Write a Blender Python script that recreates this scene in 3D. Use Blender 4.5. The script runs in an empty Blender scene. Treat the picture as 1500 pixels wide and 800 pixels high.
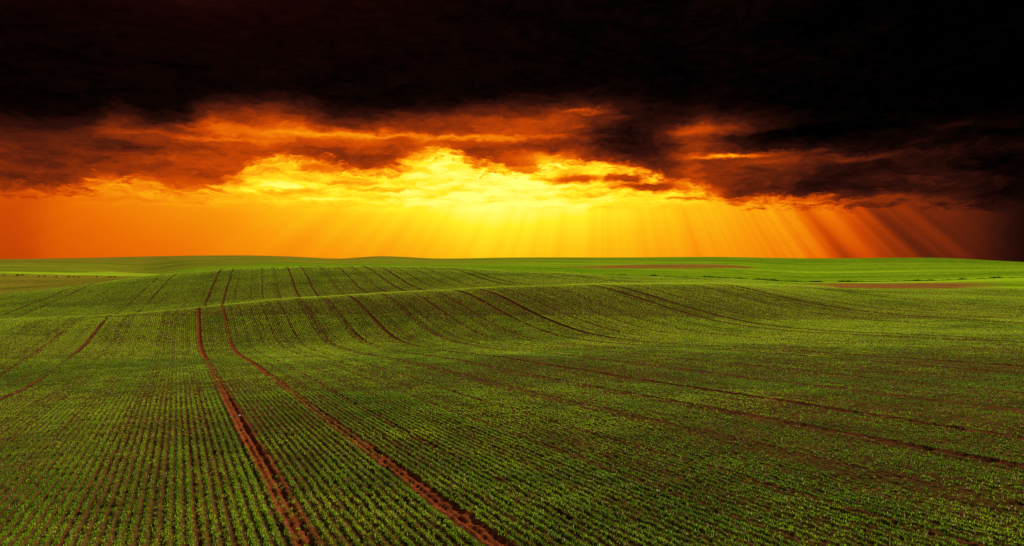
import bpy, math, random
import numpy as np
from mathutils import Vector
R = math.radians
C = bpy.context.scene.collection

# ------------------------------------------------------------------ camera
F = 977.0 / 1500.0            # focal length over picture width
HOR = 385.0                   # row of the true horizon in the 1500x800 photograph
cam_d = bpy.data.cameras.new('camera'); cam = bpy.data.objects.new('camera', cam_d); C.objects.link(cam)
cam_d.sensor_width = 36; cam_d.lens = 36 * F
cam_d.clip_start = 0.1; cam_d.clip_end = 20000
cam.location = (0, 0, 0)      # eye 2.4 m above the ground below it
cam.rotation_euler = (R(90) - math.atan(15 / 977), 0, 0)
sc = bpy.context.scene
sc.camera = cam
sc.view_settings.view_transform = 'Standard'
sc.view_settings.look = 'None'
sc.view_settings.gamma = 1
sc.view_settings.use_curve_mapping = False
EXPOSURE = 0.5
sc.view_settings.exposure = EXPOSURE
sc.cycles.use_adaptive_sampling = True
sc.cycles.max_bounces = 4
sc.cycles.use_denoising = False

# ------------------------------------------------------------------ sun (behind the storm deck, slightly right of the view axis)
SUN_AZ, SUN_EL = 15.0, 26.0   # degrees, azimuth clockwise from +Y
sd = bpy.data.lights.new('sun', 'SUN'); sd.energy = 5.0; sd.angle = R(0.6); sd.color = (1.0, 0.88, 0.62)
so = bpy.data.objects.new('sun', sd); C.objects.link(so)
dirv = Vector((math.sin(R(SUN_AZ)) * math.cos(R(SUN_EL)), math.cos(R(SUN_AZ)) * math.cos(R(SUN_EL)), math.sin(R(SUN_EL))))
so.rotation_euler = dirv.to_track_quat('Z', 'Y').to_euler()

# ------------------------------------------------------------------ little node language
class NT:
    def __init__(s, tree): s.t = tree
    def node(s, typ, **kw):
        n = s.t.nodes.new(typ)
        for k, v in kw.items(): setattr(n, k, v)
        return n
    def link(s, a, b):
        if isinstance(a, V): s.t.links.new(a.k, b)
        else: b.default_value = a
    def m(s, op, *a, clamp=False):
        n = s.node('ShaderNodeMath', operation=op, use_clamp=clamp)
        for i, x in enumerate(a): s.link(x, n.inputs[i])
        return V(s, n.outputs[0])
    def curve(s, x, x0, x1, pts, y0=0.0, y1=1.0):
        n = s.node('ShaderNodeFloatCurve')
        t = (x - x0) * (1.0 / (x1 - x0))
        s.link(t, n.inputs['Value']); n.inputs['Factor'].default_value = 1
        c = n.mapping.curves[0]
        P = [((px - x0) / (x1 - x0), (py - y0) / (y1 - y0)) for px, py in pts]
        c.points[0].location = P[0]; c.points[1].location = P[-1]
        for p in P[1:-1]: c.points.new(*p)
        for p in c.points: p.handle_type = 'AUTO_CLAMPED'
        n.mapping.use_clip = False
        n.mapping.update()
        return V(s, n.outputs[0]) * (y1 - y0) + y0
    def vec(s, x, y, z=0.0):
        n = s.node('ShaderNodeCombineXYZ')
        for i, q in enumerate((x, y, z)): s.link(q, n.inputs[i])
        return V(s, n.outputs[0])
    def noise(s, v, scale=1.0, detail=5.0, rough=0.5, dist=0.0, lac=2.0, typ='FBM'):
        n = s.node('ShaderNodeTexNoise'); n.noise_type = typ
        s.link(v, n.inputs['Vector'])
        for k, q in (('Scale', scale), ('Detail', detail), ('Roughness', rough), ('Distortion', dist), ('Lacunarity', lac)):
            n.inputs[k].default_value = q
        return V(s, n.outputs[0])
    def ramp(s, x, stops, interp='LINEAR'):
        n = s.node('ShaderNodeValToRGB'); s.link(x, n.inputs[0])
        e = n.color_ramp.elements; n.color_ramp.interpolation = interp
        while len(e) > 1: e.remove(e[-1])
        e[0].position = stops[0][0]; e[0].color = (*stops[0][1], 1)
        for p, c in stops[1:]:
            q = e.new(p); q.color = (*c, 1)
        return V(s, n.outputs[0])
    def mixc(s, f, a, b, blend='MIX'):
        n = s.node('ShaderNodeMix', data_type='RGBA', blend_type=blend)
        n.clamp_result = False
        s.link(f, n.inputs[0])
        for q, i in ((a, 6), (b, 7)):
            if isinstance(q, V): s.link(q, n.inputs[i])
            else: n.inputs[i].default_value = (*q, 1)
        return V(s, n.outputs[2])
class V:
    def __init__(s, nt, k): s.nt, s.k = nt, k
    def __add__(s, o): return s.nt.m('ADD', s, o)
    __radd__ = __add__
    def __mul__(s, o): return s.nt.m('MULTIPLY', s, o)
    __rmul__ = __mul__
    def __sub__(s, o): return s.nt.m('SUBTRACT', s, o)
    def __rsub__(s, o): return s.nt.m('SUBTRACT', o, s)
    def __truediv__(s, o): return s.nt.m('DIVIDE', s, o)
    def clamp(s): return s.nt.m('ADD', s, 0.0, clamp=True)
    def step(s, a, b):        # smoothstep
        n = s.nt.node('ShaderNodeMapRange', interpolation_type='SMOOTHSTEP')
        s.nt.link(s, n.inputs[0]); n.inputs[1].default_value = a; n.inputs[2].default_value = b
        return V(s.nt, n.outputs[0])
def lin(r, g, b):
    f = lambda c: c / 12.92 if c <= 0.04045 else ((c + 0.055) / 1.055) ** 2.4
    return tuple(f(c / 255) for c in (r, g, b))
def az_of(px): return math.degrees(math.atan((px - 750) / 977))
def el_of(px, y): return math.degrees(math.atan((HOR - y) / 977 * math.cos(R(az_of(px)))))

# ------------------------------------------------------------------ sky
w = bpy.data.worlds.new('World'); sc.world = w; w.use_nodes = True
nt = NT(w.node_tree); w.node_tree.nodes.clear()
tc = nt.node('ShaderNodeTexCoord')
sp = nt.node('ShaderNodeSeparateXYZ'); w.node_tree.links.new(tc.outputs['Generated'], sp.inputs[0])
dx, dy, dz = (V(nt, sp.outputs[i]) for i in range(3))
A0 = nt.m('ARCTAN2', dx, dy) * (180 / math.pi)
E0 = nt.m('ARCSINE', dz) * (180 / math.pi)
# domain warp
w1 = nt.noise(nt.vec(A0 * 0.10, E0 * 0.25, 3.1), 1.0, 4, 0.55) - 0.5
w2 = nt.noise(nt.vec(A0 * 0.35, E0 * 0.9, 7.7), 1.0, 4, 0.6) - 0.5
A = A0 + w1 * 3.4 + w2 * 3.6
E = E0 + (nt.noise(nt.vec(A0 * 0.45, E0 * 1.1, 1.3), 1.0, 6, 0.62) - 0.5) * 1.5
fb = nt.noise(nt.vec(A * 0.13, E * 0.42, 5.0), 1.0, 8, 0.6) - 0.5            # big lumps
fs = nt.noise(nt.vec(A * 0.28, E * 1.5, 9.0), 1.0, 7, 0.62) - 0.5            # streaks
AX0, AX1 = -48.0, 48.0
def azcurve(pts, y0, y1, conv=None, coord=None):
    P = [(az_of(px), v if conv is None else conv(px, v)) for px, v in pts]
    P = [(AX0, P[0][1])] + P + [(AX1, P[-1][1])]
    return nt.curve(A if coord is None else coord, AX0, AX1, P, y0, y1)
# lower edge of the broken cloud deck and of the black storm deck
edge = azcurve([(0,277),(80,277),(135,274),(162,261),(210,264),(287,282),(335,266),(375,241),(410,232),(450,237),(500,248),
                (560,252),(585,247),(615,226),(650,221),(700,241),(735,246),(770,250),(800,238),(850,238),(930,250),(1000,272),(1050,287),(1090,297),
                (1125,291),(1200,293),(1240,297),(1300,291),(1400,295),(1500,297)], 0, 14, el_of)
deck = azcurve([(0,193),(130,189),(172,178),(230,194),(280,180),(320,168),(430,165),(500,184),(600,180),(700,170),(860,158),(980,172),
                (1150,186),(1250,205),(1350,190),(1500,185)], 0, 16, el_of)
hclear = azcurve([(0,.50),(100,.575),(250,.65),(400,.73),(550,.78),(650,.84),(720,.88),(800,.86),(900,.815),(1000,.755),(1100,.70),(1160,.64),
                  (1220,.55),(1270,.45),(1320,.37),(1400,.30),(1470,.19),(1560,.09)], 0, 1, coord=A0 + w1 * 1.5)
hcloud = azcurve([(0,.36),(60,.33),(140,.36),(200,.41),(300,.46),(400,.46),(500,.44),(600,.46),(700,.43),(800,.40),(900,.30),(980,.25),(1030,.35),
                  (1100,.28),(1200,.22),(1300,.175),(1400,.12),(1500,.09)], 0, 1)
# rays fanning out below the cloud from the hidden sun
rcx, rcy = az_of(880), el_of(880, -80)
ang = nt.m('ARCTAN2', A0 - rcx, rcy - E0)
r1 = nt.noise(nt.vec(ang * 8.0, 0.0, 2.0), 1.0, 3, 0.6) - 0.5
r2 = nt.noise(nt.vec(ang * 24.0, 0.0, 4.0), 1.0, 2, 0.5) - 0.5
ramp_amp = azcurve([(0,.05),(300,.09),(500,.10),(700,.10),(850,.11),(1000,.17),(1100,.30),(1200,.55),(1300,.75),(1400,.65),(1500,.3)], 0, 1, coord=A0)
rays = (r1 * 1.1 + r2 * 0.9) * ramp_amp * (5.6 - E0).step(0.0, 1.6)
# band of torn bright cloud just under the deck
band = (E0 - el_of(750, 303) + w2 * 0.5).step(-0.9, 1.1)
bandw = azcurve([(0,.7),(300,1),(900,1),(1050,.7),(1120,.2),(1500,.0)], 0, 1, coord=A0)
glow = nt.m('EXPONENT', 0.0 - ((A0 - az_of(722)) * (A0 - az_of(722)) * (1 / 190.0) + (E0 - el_of(722, 283)) * (E0 - el_of(722, 283)) * (1 / 9.0)))
clear = (hclear - 0.11 * (1.0 - (E0 * (1 / 4.6)).clamp()) * (E0 * 0 + azcurve([(0,.5),(400,.8),(720,1),(1000,.7),(1200,.3),(1500,.0)], 0, 1, coord=A0)) + 0.02) * (1.0 + rays) + band * bandw * (azcurve([(0,.06),(400,.08),(600,.03),(720,0),(1000,.02),(1500,0)], 0, 1, coord=A0) + fs * 0.75 + fb * 0.25) + glow * 0.10
# cloud body
d = E - edge                                                      # degrees above the lower edge
rimw = azcurve([(0,.12),(300,.14),(600,.15),(900,.18),(1100,.22),(1250,.22),(1400,.1),(1500,.02)], 0, 1, coord=A0)
rim = nt.m('EXPONENT', 0.0 - nt.m('ABSOLUTE', d) * 3.2) * rimw
cloud = hcloud + fb * 0.42 + fs * 0.22 + rim
def blob(px, y, rx, ry, amt):
    global cloud
    a0, e0 = az_of(px), el_of(px, y); sx = rx / 17.0; sy = ry / 17.0
    q = (A - a0) * (1 / sx); p = (E - e0) * (1 / sy)
    cloud = cloud + nt.m('EXPONENT', 0.0 - (q * q + p * p)) * amt
for b in ((340,190,90,14,.06),(480,198,70,10,.18),(650,202,170,4,.22),(850,164,40,3.5,.26),(770,178,110,9,.07),(1035,189,55,8,.20),
          (1075,227,55,4,.42),(915,195,80,28,-.11),(1120,205,80,14,-.10),(180,212,60,10,-.07),(60,250,100,20,-.05),(790,232,50,9,.28),
          (880,246,60,6,.22),(1010,250,28,20,.14),(1130,196,90,6,-.08),(1420,182,45,5,.12),(1250,232,110,6,.09),(1250,195,120,22,-.10),(620,228,22,16,.12),(275,200,120,4,.12),(540,238,70,16,-.10),(470,222,40,10,-.06),(700,222,70,12,-.06),(1120,236,40,6,.10),(1012,215,25,12,.10),(250,245,80,14,-.03)):
    blob(*b)
up = (E - deck) + fb * 2.0
cloud = cloud * (1.0 - up.step(-1.3, 2.2) * 0.88)
ff = nt.noise(nt.vec(A * 0.9, E * 2.6, 2.2), 1.0, 6, 0.65) - 0.5
cloud = cloud + ff * 0.16
alpha = (d + fs * 2.4 + ff * 3.4).step(-0.75, 0.6)
heat = clear + (cloud - clear) * alpha
# torn fragments floating below the deck: centre, size, how much they dim what is behind
frag = None
for px, y, rx, ry, a in ((540,238,62,15,1.0),(470,246,40,9,.7),(395,250,36,7,.35),(510,268,50,5,.30),(570,277,70,4.5,.26),(760,240,26,12,1.0),(735,228,22,9,.7),
                         (835,262,52,9,.55),(905,262,34,8,.8),(945,274,60,8,.9),(640,262,40,5,.14),(1000,266,36,14,1.0),(330,262,34,9,.8),(250,274,40,6,.45),
                         (110,285,60,4,.3),(200,291,70,3.5,.25),(420,284,60,4,.2),(860,286,70,5,.22),(1010,292,60,4,.35),(690,300,40,3,.1)):
    a0, e0 = az_of(px), el_of(px, y); q = (A - a0) * (17.0 / rx); p = (E - e0) * (17.0 / ry)
    b = nt.m('EXPONENT', 0.0 - (q * q + p * p)) * min(1.1, a * 1.7)
    frag = b if frag is None else nt.m('MAXIMUM', frag, b)
frag = (frag + ff * 0.5 + fs * 0.3 - 0.12).step(0.02, 0.75)
heat = heat - frag * (heat - nt.m('MINIMUM', heat, cloud + 0.13)) * 0.95
# the faint red bloom high on the left of the storm deck
bloom = nt.m('EXPONENT', 0.0 - ((A0 + 30) * (A0 + 30) * (1 / 260.0) + (E0 - 22) * (E0 - 22) * (1 / 14.0))) * 0.05
heat = heat + bloom + alpha * up.step(-0.5, 2.5) * (0.012 + fb * 0.09) * azcurve([(0,1),(900,1),(1300,.5),(1500,.3)], 0, 1, coord=A0)
sky_col = nt.ramp(heat, [(0.0, (0, 0, 0)), (.03, lin(2,1,1)), (.1, lin(18,5,3)), (.2, lin(50,17,10)), (.3, lin(98,33,12)), (.4, lin(150,50,8)), (.5, lin(205,72,4)),
                         (.6, lin(236,108,4)), (.7, lin(250,152,10)), (.8, lin(255,198,18)), (.9, lin(255,238,38)), (1.0, lin(255,255,120))])
redb = nt.m('EXPONENT', 0.0 - ((A0 + 29) * (A0 + 29) * (1 / 330.0) + (E0 - 22) * (E0 - 22) * (1 / 22.0)))
sky_col = nt.mixc(redb, sky_col, (0.0075, 0.0, 0.0006), 'ADD')
# behind and overhead, out of view: clear Nishita sky added to light the field
nis = nt.node('ShaderNodeTexSky', sky_type='NISHITA'); nis.sun_disc = False
nis.sun_elevation = R(SUN_EL); nis.sun_rotation = R(SUN_AZ); nis.air_density = 1.2; nis.dust_density = 1.5
nisv = V(nt, nis.outputs[0])
bgA = nt.node('ShaderNodeBackground'); nt.link(sky_col, bgA.inputs[0]); bgA.inputs[1].default_value = 2 ** -EXPOSURE
bgB = nt.node('ShaderNodeBackground'); nt.link(nisv, bgB.inputs[0]); bgB.inputs[1].default_value = 0.055
fill_sky = nt.m('MAXIMUM', E0.step(27, 46), nt.m('ABSOLUTE', A0).step(55, 90))
mx = nt.node('ShaderNodeMixShader'); nt.link(fill_sky, mx.inputs[0])
w.node_tree.links.new(bgA.outputs[0], mx.inputs[1]); w.node_tree.links.new(bgB.outputs[0], mx.inputs[2])
ow = nt.node('ShaderNodeOutputWorld'); w.node_tree.links.new(mx.outputs[0], ow.inputs[0])
w.cycles.sampling_method = 'MANUAL'; w.cycles.sample_map_resolution = 512

# ------------------------------------------------------------------ numpy helpers
rng = np.random.default_rng(7)
def vnoise(x, y, seed=0):
    xi = np.floor(x).astype(np.int64); yi = np.floor(y).astype(np.int64)
    fx = x - xi; fy = y - yi
    fx = fx * fx * (3 - 2 * fx); fy = fy * fy * (3 - 2 * fy)
    def h(a, b):
        n = (a * 374761393 + b * 668265263 + seed * 2147483629) & 0xffffffff
        n = ((n ^ (n >> 13)) * 1274126177) & 0xffffffff
        n = n ^ (n >> 16)
        return (n & 0xffff) / 65535.0
    return (h(xi, yi) * (1 - fx) + h(xi + 1, yi) * fx) * (1 - fy) + (h(xi, yi + 1) * (1 - fx) + h(xi + 1, yi + 1) * fx) * fy - 0.5
def fbm(x, y, o=4, seed=0):
    s = 0; a = 1.0
    for i in range(o):
        s = s + a * vnoise(x * 2 ** i + 17 * i, y * 2 ** i - 9 * i, seed + i); a *= 0.5
    return s
def pchip(xk, yk, x):
    """xk, yk: (K, N) knots per column; x: (M, N); returns (M, N)."""
    h = np.diff(xk, axis=0); dl = np.diff(yk, axis=0) / h
    m = np.zeros_like(yk)
    w1_ = 2 * h[1:] + h[:-1]; w2_ = h[1:] + 2 * h[:-1]
    with np.errstate(divide='ignore', invalid='ignore'):
        mm = (w1_ + w2_) / (w1_ / dl[:-1] + w2_ / dl[1:])
    mm = np.where(dl[:-1] * dl[1:] > 0, mm, 0)
    m[1:-1] = mm; m[0] = dl[0]; m[-1] = dl[-1]
    K = xk.shape[0]
    idx = np.zeros(x.shape, int)
    for k in range(1, K - 1): idx += x >= xk[k][None, :]
    cols = np.arange(x.shape[1])[None, :].repeat(x.shape[0], 0)
    x0 = xk[idx, cols]; hh = h[idx, cols]; t = np.clip((x - x0) / hh, 0, 1)
    y0 = yk[idx, cols]; y1 = yk[idx + 1, cols]; m0 = m[idx, cols]; m1 = m[idx + 1, cols]
    return ((2*t**3 - 3*t**2 + 1) * y0 + (t**3 - 2*t**2 + t) * hh * m0 + (-2*t**3 + 3*t**2) * y1 + (t**3 - t**2) * hh * m1), idx + t

# ------------------------------------------------------------------ the land: profiles along a dozen bearings, smoothly joined
# per bearing: (depth, picture row) of trough, first crest, dip, second crest, hollow, far strip, far crest
PROF = {
    0:   ((34,506),(45,469),(56,476),(85,432),(115,405),(131,397.5),(330,380)),
    120: ((35,508),(47,464),(58,470),(92,418),(120,406),(137,400),(340,378)),
    210: ((36,510),(48,458.5),(60,465),(97,405),(122,405.5),(140,402.5),(345,376)),
    290: ((37,511),(50,451),(62,457),(100,397.5),(118,399.5),(150,393),(350,374.7)),
    350: ((37.5,510),(51,445),(64,449),(101,393),(121,395),(160,389),(350,374.5)),
    430: ((38,508),(52,438),(65,441),(102,391),(125,393),(170,386),(350,376.3)),
    495: ((38,507),(53,434),(67,436),(103,389.5),(128,392),(180,387),(360,379)),
    560: ((38,505),(54,430),(68,431.5),(104,389.5),(130,391.5),(190,386.5),(430,375.8)),
    650: ((38,502),(56,425.5),(70,426),(106,391.5),(133,392),(190,388),(430,379)),
    750: ((38,499),(58,421),(72,421),(110,396.5),(135,394.5),(180,388),(400,377.6)),
    900: ((38,494),(62,416.5),(76,415.5),(105,402.5),(124,399),(155,391),(330,377.5)),
    1050:((39,489),(67,416.5),(80,413.5),(104,406),(118,403.5),(150,391),(240,376.5)),
    1200:((40,483),(75,421.5),(88,417),(108,413),(120,411.5),(150,397),(215,378.5)),
    1350:((42,476),(82,423),(97,418),(112,411),(125,409),(155,395),(205,377.5)),
    1500:((44,470),(88,422.5),(100,418.5),(120,405.5),(132,403.5),(160,393),(195,383.8)),
}
PH, PA, PB = 2.4, -0.027, 0.054                     # the near slope: drop = PH + PA*x + PB*y
phi_c = np.array([math.atan((px - 750) / 977) for px in PROF])
NF = 7
DC = np.array([[q[0] for q in PROF[p]] for p in PROF]).T           # depth at columns (NF, n)
YC = np.array([[q[1] for q in PROF[p]] for p in PROF]).T
RC = DC / np.cos(phi_c)[None, :]
ZC = -(YC - HOR) / 977 * DC
def col_interp(phi, vals):
    """smooth interpolation over bearing, held constant outside."""
    x = np.clip(phi, phi_c[0] + 1e-6, phi_c[-1] - 1e-6)
    return pchip(phi_c[:, None].repeat(1, 1), vals[:, None], x[:, None])[0][:, 0]
# bearings
fine = np.concatenate([np.arange(-66, -45.01, .3), np.arange(-45, 45.01, 90 / 1260), np.arange(45.3, 66.1, .3)])
coarse = np.arange(69, 293, 4.0)
phi = np.radians(np.concatenate([fine, coarse])); NC = len(phi)
phis = np.where(phi > math.pi, phi - 2 * math.pi, phi)
# rings
rr = [0.4, 1.0, 2.0, 3.2, 4.2]
r = 4.8
while r < 122: rr.append(r); r *= 1.0042
while r < 520: rr.append(r); r *= 1.011
while r < 9000: rr.append(r); r *= 1.10
rr = np.array(rr); NR = len(rr)
# knots for every bearing
n0 = [1.0, 6.0, 15.0, 26.0]
front = np.cos(np.clip(phis, -1.1, 1.1))
sx_, cy_ = np.sin(phis), np.cos(phis)
kR, kZ = [], []
kR.append(np.zeros(NC)); kZ.append(np.full(NC, -PH))
side = np.clip((np.abs(phis) - R(44)) / R(60), 0, 1)                # 1 behind the camera
bz = PB * np.where(cy_ > 0, cy_, cy_ * 0.3)
for q in n0[1:]:
    rad = q / np.clip(np.cos(phis), 0.73, 1); kR.append(rad); kZ.append(-(PH + (PA * sx_ + bz) * rad))
for i in range(NF):
    rad = col_interp(phis, RC[i]); z = col_interp(phis, ZC[i])
    zs = -2.6 - 1.2 * math.sin(i * 1.7)
    kR.append(rad); kZ.append(z * (1 - side) + zs * side)
kR.append(np.full(NC, 700.0)); kZ.append(np.full(NC, -7.0))
kR.append(np.full(NC, 9500.0)); kZ.append(np.full(NC, -70.0))
kR = np.array(kR); kZ = np.array(kZ)
RR = rr[:, None].repeat(NC, 1)
Z, S = pchip(kR, kZ, RR)                                            # S: position along the profile in knots
X = RR * np.sin(phi)[None, :]; Y = RR * np.cos(phi)[None, :]
# rounding of the columns' own kinks: gentle large swells
Z = Z + np.where(RR < 110, 0.10 * fbm(X / 9, Y / 9, 2, 50) * np.clip(RR / 20, 0, 1), 0)

# drill rows run away to the left of the view; V is the coordinate across them
def gfun(y):
    a, b, y0, y1 = 0.502, 0.377, 36.0, 78.0
    t = np.clip(y, y0, y1) - y0
    return np.where(y < y0, a * y, a * y0 + a * t + (b - a) * t * t / (2 * (y1 - y0)) + b * np.clip(y - y1, 0, None))
PITCH = 1.9 / 15
# wheel tracks: (v, half width, strength)
TR = [(1.30,.125,1.0),(3.14,.115,.95),(4.25,.06,.5),(0.22,.04,.35),(0.62,.04,.35),(11.1,.12,.8),(13.15,.12,.85),(7.3,.07,.6),(-6.9,.08,.6),(-5.0,.09,.7),(-1.2,.04,.2),
      (18.5,.12,.5),(20.6,.10,.6),(22.7,.17,.85),(24.8,.18,1.0),(26.9,.10,.6),(29.3,.10,.6),(31.8,.09,.5),(34.0,.11,.6),(36.3,.20,1.0),(38.1,.20,.9),(40.6,.11,.6),(45.5,.12,.6),(31.5,.08,.45),(43.5,.1,.5),(48.0,.13,.6),(51.4,.24,1.0),(53.4,.24,1.0),(57.0,.15,.7),(60.5,.12,.6),
      (68.5,.24,1.0),(70.5,.24,.9),(-16.2,.17,.7),(-18.2,.15,.6),(-25.5,.15,.5),(-27.2,.15,.5),(16.0,.06,.35),(9.2,.05,.3),(6.1,.05,.3),(86,.18,.6),(88,.18,.6)]
def tracks(v, y, x):
    """returns bare (0..1) and depth profile for wheel tracks"""
    wob = 0.05 * vnoise(y / 3.0, y * 0 + 3, 5) + 0.03 * vnoise(y / 0.9, y * 0 + 9, 6)
    bare = np.zeros_like(v); dep = np.zeros_like(v)
    for i, (c, hw, st) in enumerate(TR):
        dd = np.abs(v - c - wob) / hw
        m = dd < 2.2
        if not m.any(): continue
        var = np.clip(0.75 + 0.9 * vnoise(y[m] / 7.0 + 31 * i, y[m] * 0 + c, 8), 0.25, 1.1) * st
        b = np.clip(1.25 - dd[m], 0, 1) * 4; b = np.clip(b, 0, 1) * np.clip(var * 1.25, 0, 1)
        bare[m] = np.maximum(bare[m], b)
        e = dd[m]
        prof = -np.exp(-(e / 0.8) ** 4) + 0.35 * np.exp(-((e - 1.35) / 0.35) ** 2)
        dep[m] += prof * var * hw / 0.19
    return bare, dep
Vv = X + gfun(Y)
near = (np.abs(phis)[None, :] < R(68)) & (RR < 125) & (Y > 3)
bare = np.zeros_like(Z); dep = np.zeros_like(Z)
b_, d_ = tracks(Vv[near], Y[near], X[near]); bare[near] = b_; dep[near] = d_
inner = (S < 7.0 + 0.0) | (RR < 60)                                  # up to the second crest
cropzone = near & (S < 7.02)
# right of the ditch the second rise belongs to other fields; the crop ends near the first crest
pxcol = 750 + 977 * np.tan(np.clip(phis, -1.2, 1.2))[None, :].repeat(NR, 0)
dep *= cropzone; bare *= cropzone
fade = np.clip((130 - RR) / 60, 0, 1)
Z = Z + dep * 0.055
furrow = np.cos(2 * math.pi * Vv / PITCH) * 0.012 * np.clip((26 - RR) / 12, 0, 1)
Zb = Z.copy()
clod = np.where(near & (RR < 45), fbm(X / 0.10, Y / 0.10, 3, 20) * 0.022 + fbm(X / 0.35 + 2 * vnoise(X / .2, Y / .2, 3), Y / 0.35, 3, 33) * 0.030 + np.abs(fbm(X / 0.17, Y / 0.17, 2, 71)) * 0.030, 0) * np.clip((48 - RR) / 20, 0, 1)
Z = Z + furrow * cropzone + clod * (0.7 + 0.5 * bare)

barec = bare * (1 - 0.9 * np.clip((S - 4.55) / 0.5, 0, 1)) * np.where(np.abs(Vv - 2.4) < 1.6, 1.0, 0.25)
# cover attributes
cover = np.zeros_like(Z); patch = fbm(X / 6.0, Y / 6.0, 4, 70)
F1 = 5.0   # knot index of first crest is 5 (0 centre,1-3 slope,4 trough,5 crest,6 dip,7 second crest,8 hollow,9 strip,10 far crest)
t = np.clip((RR - 30) / 45, 0, 1)
cover = 0.06 + 0.30 * np.clip((RR - 62) / 30, 0, 1)                                             # crops themselves are modelled; the sheet only carries the undergrowth
limg = np.where(pxcol < 1120, 7.03, np.where(pxcol > 1230, 5.06, 7.03 - (pxcol - 1120) / 110 * 1.97))
cover = np.where(RR > 24, np.maximum(cover, 0.10), cover)
cover = np.maximum(cover, 0.85 * np.clip(1 - np.abs(S - 5.4) / 0.5, 0, 1) * (1 - bare))  # full green here carries the sunlit brightness painted on the first crest
cover = np.where(S > limg, 1.0, cover)
cover = np.clip(cover - bare * 0.9, 0, 1)
brown = np.zeros_like(Z)
def soft(a, lo, hi): return np.clip((a - lo) / (hi - lo), 0, 1)
# bare field at the far left, behind the pale verge
bf = (pxcol < 262) & (S > 7.02) & (S < 8.5)
brown = np.where(bf, 0.55 + 0.2 * patch, brown)
# brown strip beyond the first crest on the right
ps = pxcol
bs = soft(ps, 1150, 1230) * (1 - soft(ps, 1400, 1480)) * soft(S, 5.02, 5.1) * (1 - soft(S, 6.3, 6.6))
brown = np.maximum(brown, bs * 1.0)
# dark ploughed lens on the right hill
lc = 8.95 + (ps - 1000) * 0.0006
ln = np.clip(1 - ((ps - 960) / 150.0) ** 2, 0, 1) ** 0.5
lens = np.clip((ln * 0.24 - np.abs(S - lc)) * 14, 0, 1)
brown = np.maximum(brown, lens * 0.95)
# far hills: browner, a mild haze painted into the ground colour
hill_far = soft(S, 8.8, 9.1) * (0.38 + 0.35 * soft(S, 9.3, 9.9)) * (1 - soft(ps, 500, 1000))
brown = np.maximum(brown, hill_far + 0.12 * patch * (S > 9))
row = HOR - Z / np.maximum(Y, 1) * 977
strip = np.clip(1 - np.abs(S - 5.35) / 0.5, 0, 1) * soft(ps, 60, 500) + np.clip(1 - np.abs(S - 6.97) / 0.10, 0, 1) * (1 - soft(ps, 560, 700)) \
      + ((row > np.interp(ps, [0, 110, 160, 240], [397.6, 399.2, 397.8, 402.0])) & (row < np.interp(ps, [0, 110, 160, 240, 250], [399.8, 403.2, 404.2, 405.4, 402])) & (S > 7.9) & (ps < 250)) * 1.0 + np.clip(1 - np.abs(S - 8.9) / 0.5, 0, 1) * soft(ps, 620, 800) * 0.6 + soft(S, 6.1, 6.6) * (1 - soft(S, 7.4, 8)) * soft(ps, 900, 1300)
strip = np.clip(strip, 0, 1)  # crest terms paint sunlit brightness into the green; the rest are field strips
# dark ditch on the right
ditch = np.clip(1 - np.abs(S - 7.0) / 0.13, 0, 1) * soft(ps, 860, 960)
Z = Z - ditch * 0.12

# assemble the sheet
verts = np.stack([X, Y, Z], -1).reshape(-1, 3)
verts = np.concatenate([verts, [[0, 0, -PH]]]).astype(np.float32)
ii = np.arange(NR - 1)[:, None] * NC; jj = np.arange(NC)[None, :]; j2 = (jj + 1) % NC
quads = np.stack([ii + jj, ii + NC + jj, ii + NC + j2, ii + j2], -1).reshape(-1, 4)[:, ::-1]
cen = NR * NC
tris = np.stack([np.full(NC, cen), np.arange(NC), (np.arange(NC) + 1) % NC], -1)[:, ::-1]
def make_mesh(name, verts, loops, starts, attrs=None, smooth=True):
    me = bpy.data.meshes.new(name)
    me.vertices.add(len(verts)); me.vertices.foreach_set('co', np.ascontiguousarray(verts, np.float32).ravel())
    me.loops.add(len(loops)); me.loops.foreach_set('vertex_index', np.ascontiguousarray(loops, np.int32))
    me.polygons.add(len(starts)); me.polygons.foreach_set('loop_start', np.ascontiguousarray(starts, np.int32))
    me.update(calc_edges=True)
    if smooth: me.polygons.foreach_set('use_smooth', np.ones(len(starts), bool))
    for k, a in (attrs or {}).items():
        at = me.attributes.new(k, 'FLOAT', 'POINT'); at.data.foreach_set('value', np.ascontiguousarray(a, np.float32))
    me.update()
    o = bpy.data.objects.new(name, me); C.objects.link(o)
    return o
loops = np.concatenate([quads.ravel(), tris.ravel()])
starts = np.concatenate([np.arange(len(quads)) * 4, len(quads) * 4 + np.arange(len(tris)) * 3])
ap = lambda a: np.append(a.ravel(), 0)
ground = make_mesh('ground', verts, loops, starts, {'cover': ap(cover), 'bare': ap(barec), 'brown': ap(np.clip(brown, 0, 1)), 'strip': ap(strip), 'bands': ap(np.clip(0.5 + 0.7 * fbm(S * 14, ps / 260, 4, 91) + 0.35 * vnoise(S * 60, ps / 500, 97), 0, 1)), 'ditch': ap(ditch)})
ground['kind'] = 'structure'

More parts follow.
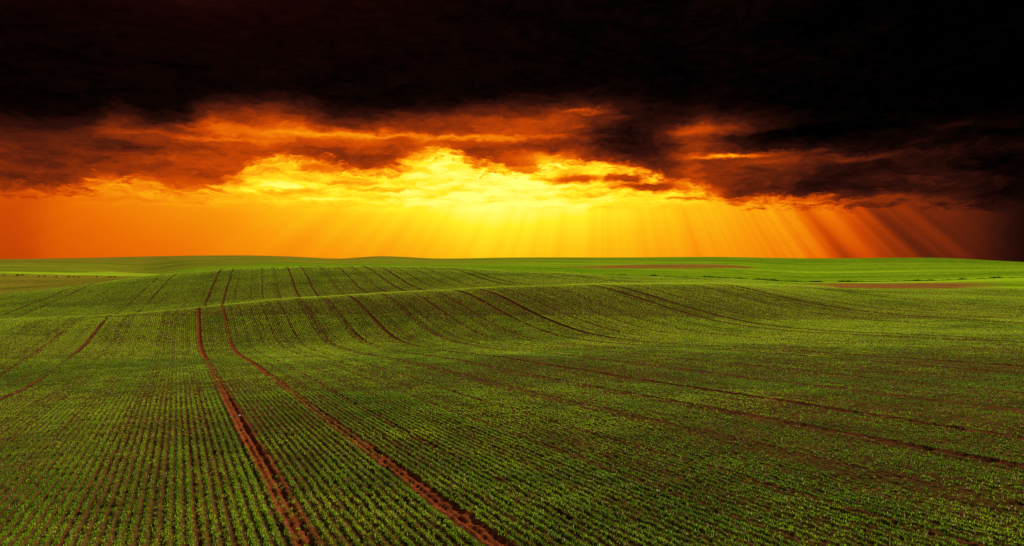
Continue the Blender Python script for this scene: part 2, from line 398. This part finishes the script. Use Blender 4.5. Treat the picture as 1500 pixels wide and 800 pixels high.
# height lookup for things that stand on the sheet
lr = np.log(rr); NFINE = len(fine)
def height(x, y, Zg=None):
    Zg = Z if Zg is None else Zg
    rad = np.hypot(x, y); ph = np.degrees(np.arctan2(x, y))
    ci = np.clip(np.searchsorted(fine, ph) - 1, 0, NFINE - 2); cf = np.clip((ph - fine[ci]) / (fine[ci + 1] - fine[ci]), 0, 1)
    ri = np.clip(np.searchsorted(rr, rad) - 1, 0, NR - 2); rf = np.clip((rad - rr[ri]) / (rr[ri + 1] - rr[ri]), 0, 1)
    return (Zg[ri, ci] * (1 - cf) + Zg[ri, ci + 1] * cf) * (1 - rf) + (Zg[ri + 1, ci] * (1 - cf) + Zg[ri + 1, ci + 1] * cf) * rf

# ------------------------------------------------------------------ ground material
def material(name):
    m = bpy.data.materials.new(name); m.use_nodes = True; m.node_tree.nodes.clear()
    n = NT(m.node_tree); out = n.node('ShaderNodeOutputMaterial')
    return m, n, out
def attr(n, name):
    a = n.node('ShaderNodeAttribute', attribute_name=name); return V(n, a.outputs['Fac'])
gm, n, out = material('field_earth')
geo = n.node('ShaderNodeNewGeometry'); P = V(n, geo.outputs['Position'])
big = n.noise(P, 0.12, 5, 0.6); mid = n.noise(P, 1.3, 5, 0.6); fin = n.noise(P, 16.0, 4, 0.65); gr = n.noise(P, 45.0, 3, 0.65)
sxyz = n.node('ShaderNodeSeparateXYZ'); n.link(P, sxyz.inputs[0])
stk = n.noise(n.vec(V(n, sxyz.outputs[0]) * 0.012, V(n, sxyz.outputs[1]) * 0.11, 0.0), 1.0, 6, 0.65)
big = big * 0.4 + stk * 0.6
soil = n.ramp(fin * 0.35 + gr * 0.4 + mid * 0.25, [(0.3, (0.018, 0.008, 0.004)), (0.5, (0.062, 0.023, 0.008)), (0.66, (0.15, 0.050, 0.014)), (0.8, (0.30, 0.14, 0.05))])
rsoil = n.ramp(fin * 0.4 + gr * 0.35 + mid * 0.25, [(0.36, (0.045, 0.012, 0.004)), (0.5, (0.15, 0.032, 0.009)), (0.64, (0.32, 0.075, 0.018))])
soil = n.mixc(attr(n, 'bare'), soil, rsoil)
green = n.ramp(fin * 0.35 + mid * 0.3 + big * 0.35, [(0.36, (0.050, 0.12, 0.003)), (0.46, (0.10, 0.19, 0.004)), (0.54, (0.18, 0.28, 0.005)), (0.63, (0.24, 0.25, 0.010))])
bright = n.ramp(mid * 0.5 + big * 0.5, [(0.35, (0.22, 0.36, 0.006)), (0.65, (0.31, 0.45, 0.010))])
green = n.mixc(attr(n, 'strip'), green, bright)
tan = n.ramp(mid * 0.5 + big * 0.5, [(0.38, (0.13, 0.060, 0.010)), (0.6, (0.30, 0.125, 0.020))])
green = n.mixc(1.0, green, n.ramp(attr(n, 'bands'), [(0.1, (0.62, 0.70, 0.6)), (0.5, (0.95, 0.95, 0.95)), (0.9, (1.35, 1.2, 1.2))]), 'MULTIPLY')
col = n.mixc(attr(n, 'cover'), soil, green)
col = n.mixc(attr(n, 'brown'), col, tan)
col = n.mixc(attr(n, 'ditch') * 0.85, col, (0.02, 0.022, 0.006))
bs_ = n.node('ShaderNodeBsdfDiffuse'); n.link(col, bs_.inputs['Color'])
bp = n.node('ShaderNodeBump'); bp.inputs['Strength'].default_value = 0.8; bp.inputs['Distance'].default_value = 0.03
n.link(fin * 0.7 + gr * 0.3, bp.inputs['Height']); m_ = gm.node_tree.links
m_.new(bp.outputs[0], bs_.inputs['Normal']); m_.new(bs_.outputs[0], out.inputs[0])
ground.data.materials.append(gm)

# ------------------------------------------------------------------ the seedlings, row by row
bx, by, bh, bn = [], [], [], []            # tuft x, y, height scale, level
bands = [(4.0, 10, .013, 0), (10, 18, .019, 0), (18, 30, .040, 1), (30, 46, .070, 1), (46, 70, .12, 2), (70, 124, .26, 2)]
for (y0, y1, st, lv) in bands:
    tmax = 0.86
    vmin = -tmax * y1 + gfun(np.array(y1)) - 1; vmin = min(vmin, -tmax * y0 + gfun(np.array(y0)) - 1) - 4.5; vmax = tmax * y1 + gfun(np.array(y1)) + 5.5
    ks = np.arange(int(vmin / PITCH), int(vmax / PITCH) + 1)
    ys = np.arange(y0, y1, st)
    KV, YY = np.meshgrid(ks * PITCH, ys, indexing='ij')
    YY = YY + rng.uniform(-.5, .5, YY.shape) * st
    KV = KV + rng.normal(0, 0.012 - 0.002 * lv, KV.shape) + np.where(rng.random(KV.shape) < (0.12, 0.05, 0.0)[lv], rng.uniform(-.06, .06, KV.shape), 0) + 0.02 * vnoise(YY / 2.0, KV * 0 + 1, 90)
    XX = KV - gfun(YY)
    k = np.abs(XX) < tmax * YY + 4.5
    XX, YY, KV = XX[k], YY[k], KV[k]
    bx.append(XX); by.append(YY); bn.append(np.full(len(XX), lv)); bh.append(KV)
bx = np.concatenate(bx); by = np.concatenate(by); bn = np.concatenate(bn); bv = np.concatenate(bh)
# keep to the crop zone
Sx = height(bx, by, S)
bar, _ = tracks(bv, by, bx)
px_ = 750 + 977 * bx / by
lim = np.where(px_ < 1120, 7.03, np.where(px_ > 1230, 5.06, 7.03 - (px_ - 1120) / 110 * 1.97))
thin = fbm(bx / 2.3, by / 2.3, 3, 44); thin2 = fbm(bx / 14, by / 14, 3, 61)
dens = 0.98 + 0.55 * thin + 0.35 * thin2
# the stand is thinner to the right: brown patches, also deepening the vignette-like darkening
dens -= (0.26 * np.clip((px_ - 700) / 600, 0, 1) + 0.10) * (1 - np.clip((by - 55) / 25, 0, 1))
dens += 0.38 * np.clip((by - 26) / 10, 0, 1)
dens += 0.35 * np.clip(1 - np.abs(Sx - 5.3) / 0.5, 0, 1)
rowk = np.round(bv / PITCH).astype(int); g3 = np.random.default_rng(3); rs_ = g3.uniform(0.55, 1.2, 4000) * np.where(g3.random(4000) < .07, .35, 1) * (1 + .5 * np.interp(np.arange(4000), np.arange(0, 4000, 3), g3.uniform(-1, 1, 1334)))
rs_ = rs_[rowk + 2000]
dens = dens * rs_
keep = (Sx < lim) & (rng.random(len(bx)) > bar * 1.02) & (rng.random(len(bx)) < dens)
bx, by, bn, bv = bx[keep], by[keep], bn[keep], bv[keep]
crest_lit = np.clip(1 - np.abs(height(bx, by, S) - 5.35) / 0.5, 0, 1) + np.clip(1 - np.abs(height(bx, by, S) - 6.95) / 0.12, 0, 1)  # sunlit brightness of both crests, painted into the leaf tint
tint_big = np.clip(0.42 + 0.22 * np.clip((by - 28) / 10, 0, 1) - 0.28 * np.clip((px_[keep] - 650) / 650, 0, 1) * (1 - np.clip((by - 10) / 22, 0, 1)) + 0.22 * np.clip((by - 18) / 25, 0, 1) + 0.75 * crest_lit + 0.9 * fbm(bx / 5, by / 5, 3, 15) + 0.6 * fbm(bx / 0.8, by / 0.8, 2, 16), 0, 1)  # lower-right term paints a vignette-like darkening into the leaves
bz_ = height(bx, by)
NB = {0: 7, 1: 6, 2: 5}
allv, allf3, allf4, tint = [], [], [], []
base = 0
for lv in (0, 1, 2):
    q = bn == lv
    x, y, z, tb = (a[q] for a in (bx, by, bz_, tint_big)); nb = NB[lv]
    x, y, z, tb = (np.repeat(a, nb) for a in (x, y, z, tb)); N = len(x)
    fardist = np.clip((y - 12) / 90, 0, 1)
    L = rng.uniform(0.016, 0.044, N) * (1 + 0.30 * fardist)
    W = rng.uniform(0.0019, 0.0042, N) * (1 + 4.5 * fardist) * (1.0 + 0.15 * lv)
    az = rng.uniform(0, 2 * math.pi, N); lean = np.abs(rng.normal(0.55, 0.34, N)) * (1 - 0.6 * np.clip((y - 20) / 30, 0, 1))
    dxx, dyy = np.cos(az), np.sin(az); sxx, syy = -dyy, dxx
    x = x + rng.normal(0, 0.010, N); y = y + rng.normal(0, 0.020 + .03 * lv, N)
    z = z - 0.008
    mh = L * 0.55; mo = mh * np.sin(lean * 0.5); mz = mh * np.cos(lean * 0.5)
    th = lean * 1.9; to = mo + L * 0.5 * np.sin(th); tz = mz + L * 0.5 * np.cos(th)
    def pt(o, zz, ww): return np.stack([x + dxx * o + sxx * ww, y + dyy * o + syy * ww, z + zz], -1)
    if lv < 2:
        p = np.stack([pt(0, 0, -W * .6), pt(0, 0, W * .6), pt(mo, mz, W), pt(mo, mz, -W), pt(to, tz, 0 * W)], 1)
        nv = 5
        b = base + np.arange(N)[:, None] * nv
        allf4.append(b + np.array([[0, 1, 2, 3]])); allf3.append(b + np.array([[3, 2, 4]]))
    else:
        p = np.stack([pt(0, 0, -W), pt(0, 0, W), pt(to * .8, tz * 1.0, 0 * W)], 1); nv = 3
        b = base + np.arange(N)[:, None] * nv
        allf3.append(b + np.array([[0, 1, 2]]))
    allv.append(p.reshape(-1, 3)); base += N * nv
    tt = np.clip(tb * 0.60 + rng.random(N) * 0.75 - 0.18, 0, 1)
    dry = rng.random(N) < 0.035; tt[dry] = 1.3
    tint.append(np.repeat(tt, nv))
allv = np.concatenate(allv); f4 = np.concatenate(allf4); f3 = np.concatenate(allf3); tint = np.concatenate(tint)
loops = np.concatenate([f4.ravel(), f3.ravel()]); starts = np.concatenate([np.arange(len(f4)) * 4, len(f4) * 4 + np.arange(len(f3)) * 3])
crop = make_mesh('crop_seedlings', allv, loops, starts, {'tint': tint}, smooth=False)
crop['kind'] = 'stuff'; crop['label'] = 'green cereal seedlings drilled in long rows over the rolling field'; crop['category'] = 'crop'
print('blades', len(f4), len(f3))
cm, n, out = material('seedling_leaf')
tn = attr(n, 'tint')
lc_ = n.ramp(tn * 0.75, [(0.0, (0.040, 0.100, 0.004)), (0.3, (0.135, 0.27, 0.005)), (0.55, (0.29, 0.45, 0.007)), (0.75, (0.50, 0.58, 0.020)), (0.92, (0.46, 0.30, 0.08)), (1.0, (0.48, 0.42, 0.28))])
pb = n.node('ShaderNodeBsdfPrincipled'); n.link(lc_, pb.inputs['Base Color']); pb.inputs['Roughness'].default_value = 0.8
pb.inputs['Specular IOR Level'].default_value = 0.06
tr = n.node('ShaderNodeBsdfTranslucent'); n.link(lc_, tr.inputs[0])
ms = n.node('ShaderNodeMixShader'); ms.inputs[0].default_value = 0.45
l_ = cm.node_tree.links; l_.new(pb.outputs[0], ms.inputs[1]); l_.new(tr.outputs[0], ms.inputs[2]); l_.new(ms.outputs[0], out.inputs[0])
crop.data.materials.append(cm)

# ------------------------------------------------------------------ low shrubs on the field margins
sm, n, out = material('shrub_foliage')
geo = n.node('ShaderNodeNewGeometry'); q = n.noise(V(n, geo.outputs['Position']), 2.0, 3, 0.6)
sc_ = n.ramp(q, [(0.3, (0.018, 0.028, 0.008)), (0.7, (0.06, 0.07, 0.015))])
b0 = n.node('ShaderNodeBsdfDiffuse'); n.link(sc_, b0.inputs[0]); sm.node_tree.links.new(b0.outputs[0], out.inputs[0])
bm_, n, out = material('shrub_bark')
q = n.noise(n.vec(0.0, 0.0, 0.0), 4.0); b0 = n.node('ShaderNodeBsdfDiffuse'); n.link(n.ramp(q, [(0, (0.05, 0.03, 0.018)), (1, (0.09, 0.06, 0.04))]), b0.inputs[0])
bm_.node_tree.links.new(b0.outputs[0], out.inputs[0])
def shrub_meshes(seed, wd, ht):
    g = np.random.default_rng(seed); vs, fs_ = [], []
    lumps = [(g.uniform(-.5, .5) * wd * .8, g.uniform(-.3, .3) * wd * .5, ht * g.uniform(.35, .65), g.uniform(.22, .4)) for _ in range(6)]
    for i in range(420):
        cx, cy, cz, cr = lumps[g.integers(6)]
        dv = g.normal(size=3); dv /= np.linalg.norm(dv); rr_ = g.random() ** .4
        p = np.array([cx + dv[0] * cr * wd * rr_, cy + dv[1] * cr * wd * .7 * rr_, max(0.03, cz + dv[2] * cr * ht * 1.3 * rr_)])
        a = g.normal(size=3); a /= np.linalg.norm(a); b = np.cross(a, g.normal(size=3)); b /= np.linalg.norm(b); sz = .035 + .05 * g.random()
        k = len(vs); vs += [tuple(p - a * sz), tuple(p + b * sz * .5), tuple(p + a * sz), tuple(p - b * sz * .5)]; fs_.append((k, k + 1, k + 2, k + 3))
    f = bpy.data.meshes.new('foliage'); f.from_pydata(vs, [], fs_); f.materials.append(sm)
    vs, fs_ = [], []
    for (cx, cy, cz, cr) in lumps:                       # tapered stems fanning from one foot
        k = len(vs)
        for (c, zz, rad) in (((0, 0), -.05, .025), ((cx * .5, cy * .5), cz * .5, .016), ((cx, cy), cz * 1.15, .005)):
            for j in range(5):
                an = j * 2 * math.pi / 5; vs.append((c[0] + rad * math.cos(an), c[1] + rad * math.sin(an), zz))
        for l in range(2):
            for j in range(5): fs_.append((k + l * 5 + j, k + l * 5 + (j + 1) % 5, k + l * 5 + 5 + (j + 1) % 5, k + l * 5 + 5 + j))
        fs_.append(tuple(k + 10 + j for j in range(5)))
    st = bpy.data.meshes.new('stem'); st.from_pydata(vs, [], fs_); st.materials.append(bm_)
    return f, st
kinds = [shrub_meshes(i, 1.0, 1.0) for i in range(5)]
def plant_shrub(px, depth, wd, ht, label, group, k):
    x = (px - 750) / 977 * depth; y = depth; z = float(height(np.array([x]), np.array([y]))[0])
    e = bpy.data.objects.new('shrub', None); C.objects.link(e); e.location = (x, y, z - 0.02)
    e.rotation_euler = (0, 0, (k * 1.3) % 0.9 - .45); e.scale = (wd, wd * .8, ht)
    e['label'] = label; e['category'] = 'shrub'
    if group: e['group'] = group
    for nm, me in zip(('foliage', 'stem'), kinds[k % 5]):
        c = bpy.data.objects.new(nm, me); C.objects.link(c); c.parent = e
G1 = 'dark shrubs along the margin under the pale left strip'
for i, (px, wd) in enumerate(((6,1.1),(26,1.3),(33,.8),(58,1.0),(64,.9),(82,.8),(101,1.1),(108,1.0),(116,.7),(141,.9),(160,1.2),(168,.8),(216,.7))):
    plant_shrub(px, 117.5 + (i * 7 % 5) * .3, wd * .6, .22 + .10 * (i * 3 % 4) / 3, 'low dark shrub in the broken line under the bright green strip at far left', G1, i)

# rank weeds that fill the ditch: nobody could count them
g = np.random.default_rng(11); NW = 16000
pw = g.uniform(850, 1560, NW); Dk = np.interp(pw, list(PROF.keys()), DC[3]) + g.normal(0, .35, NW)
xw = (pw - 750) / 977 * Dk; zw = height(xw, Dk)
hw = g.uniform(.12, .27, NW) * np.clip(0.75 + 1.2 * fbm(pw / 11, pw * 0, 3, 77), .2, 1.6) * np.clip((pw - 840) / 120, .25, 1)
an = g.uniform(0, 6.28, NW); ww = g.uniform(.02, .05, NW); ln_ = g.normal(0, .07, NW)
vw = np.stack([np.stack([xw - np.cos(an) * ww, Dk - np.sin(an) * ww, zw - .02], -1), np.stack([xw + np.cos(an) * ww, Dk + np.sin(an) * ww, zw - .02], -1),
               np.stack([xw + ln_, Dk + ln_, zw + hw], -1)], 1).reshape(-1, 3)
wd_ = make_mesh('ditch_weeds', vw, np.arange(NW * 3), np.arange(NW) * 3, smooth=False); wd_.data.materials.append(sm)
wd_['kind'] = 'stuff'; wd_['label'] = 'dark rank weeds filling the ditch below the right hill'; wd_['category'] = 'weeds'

# ------------------------------------------------------------------ pale stones on the left wheel track
stm, n, out = material('limestone')
geo = n.node('ShaderNodeNewGeometry'); q = n.noise(V(n, geo.outputs['Position']), 30.0, 4, 0.6)
b0 = n.node('ShaderNodeBsdfDiffuse'); n.link(n.ramp(q, [(0.3, (0.38, 0.34, 0.30)), (0.7, (0.62, 0.60, 0.56))]), b0.inputs[0]); stm.node_tree.links.new(b0.outputs[0], out.inputs[0])
import bmesh
for px, y_, sz, lb in ((349, 611, .038, 'small pale stone lying on the bare red left wheel track, the only white fleck there'),):
    bm = bmesh.new(); bmesh.ops.create_icosphere(bm, subdivisions=2, radius=1)
    g = np.random.default_rng(5)
    for v in bm.verts:
        v.co *= 1 + g.uniform(-.16, .16); v.co.z *= .62; v.co *= sz
    me = bpy.data.meshes.new('stone'); bm.to_mesh(me); bm.free(); me.materials.append(stm)
    dd = 13.9
    for _ in range(30):
        x = (px - 750) / 977 * dd; z = float(height(np.array([x]), np.array([dd]))[0]); dd = -z * 977 / (y_ - HOR) * .5 + dd * .5
    o = bpy.data.objects.new('stone', me); C.objects.link(o); o.location = (x, dd, z + sz * .3); o['label'] = lb; o['category'] = 'stone'
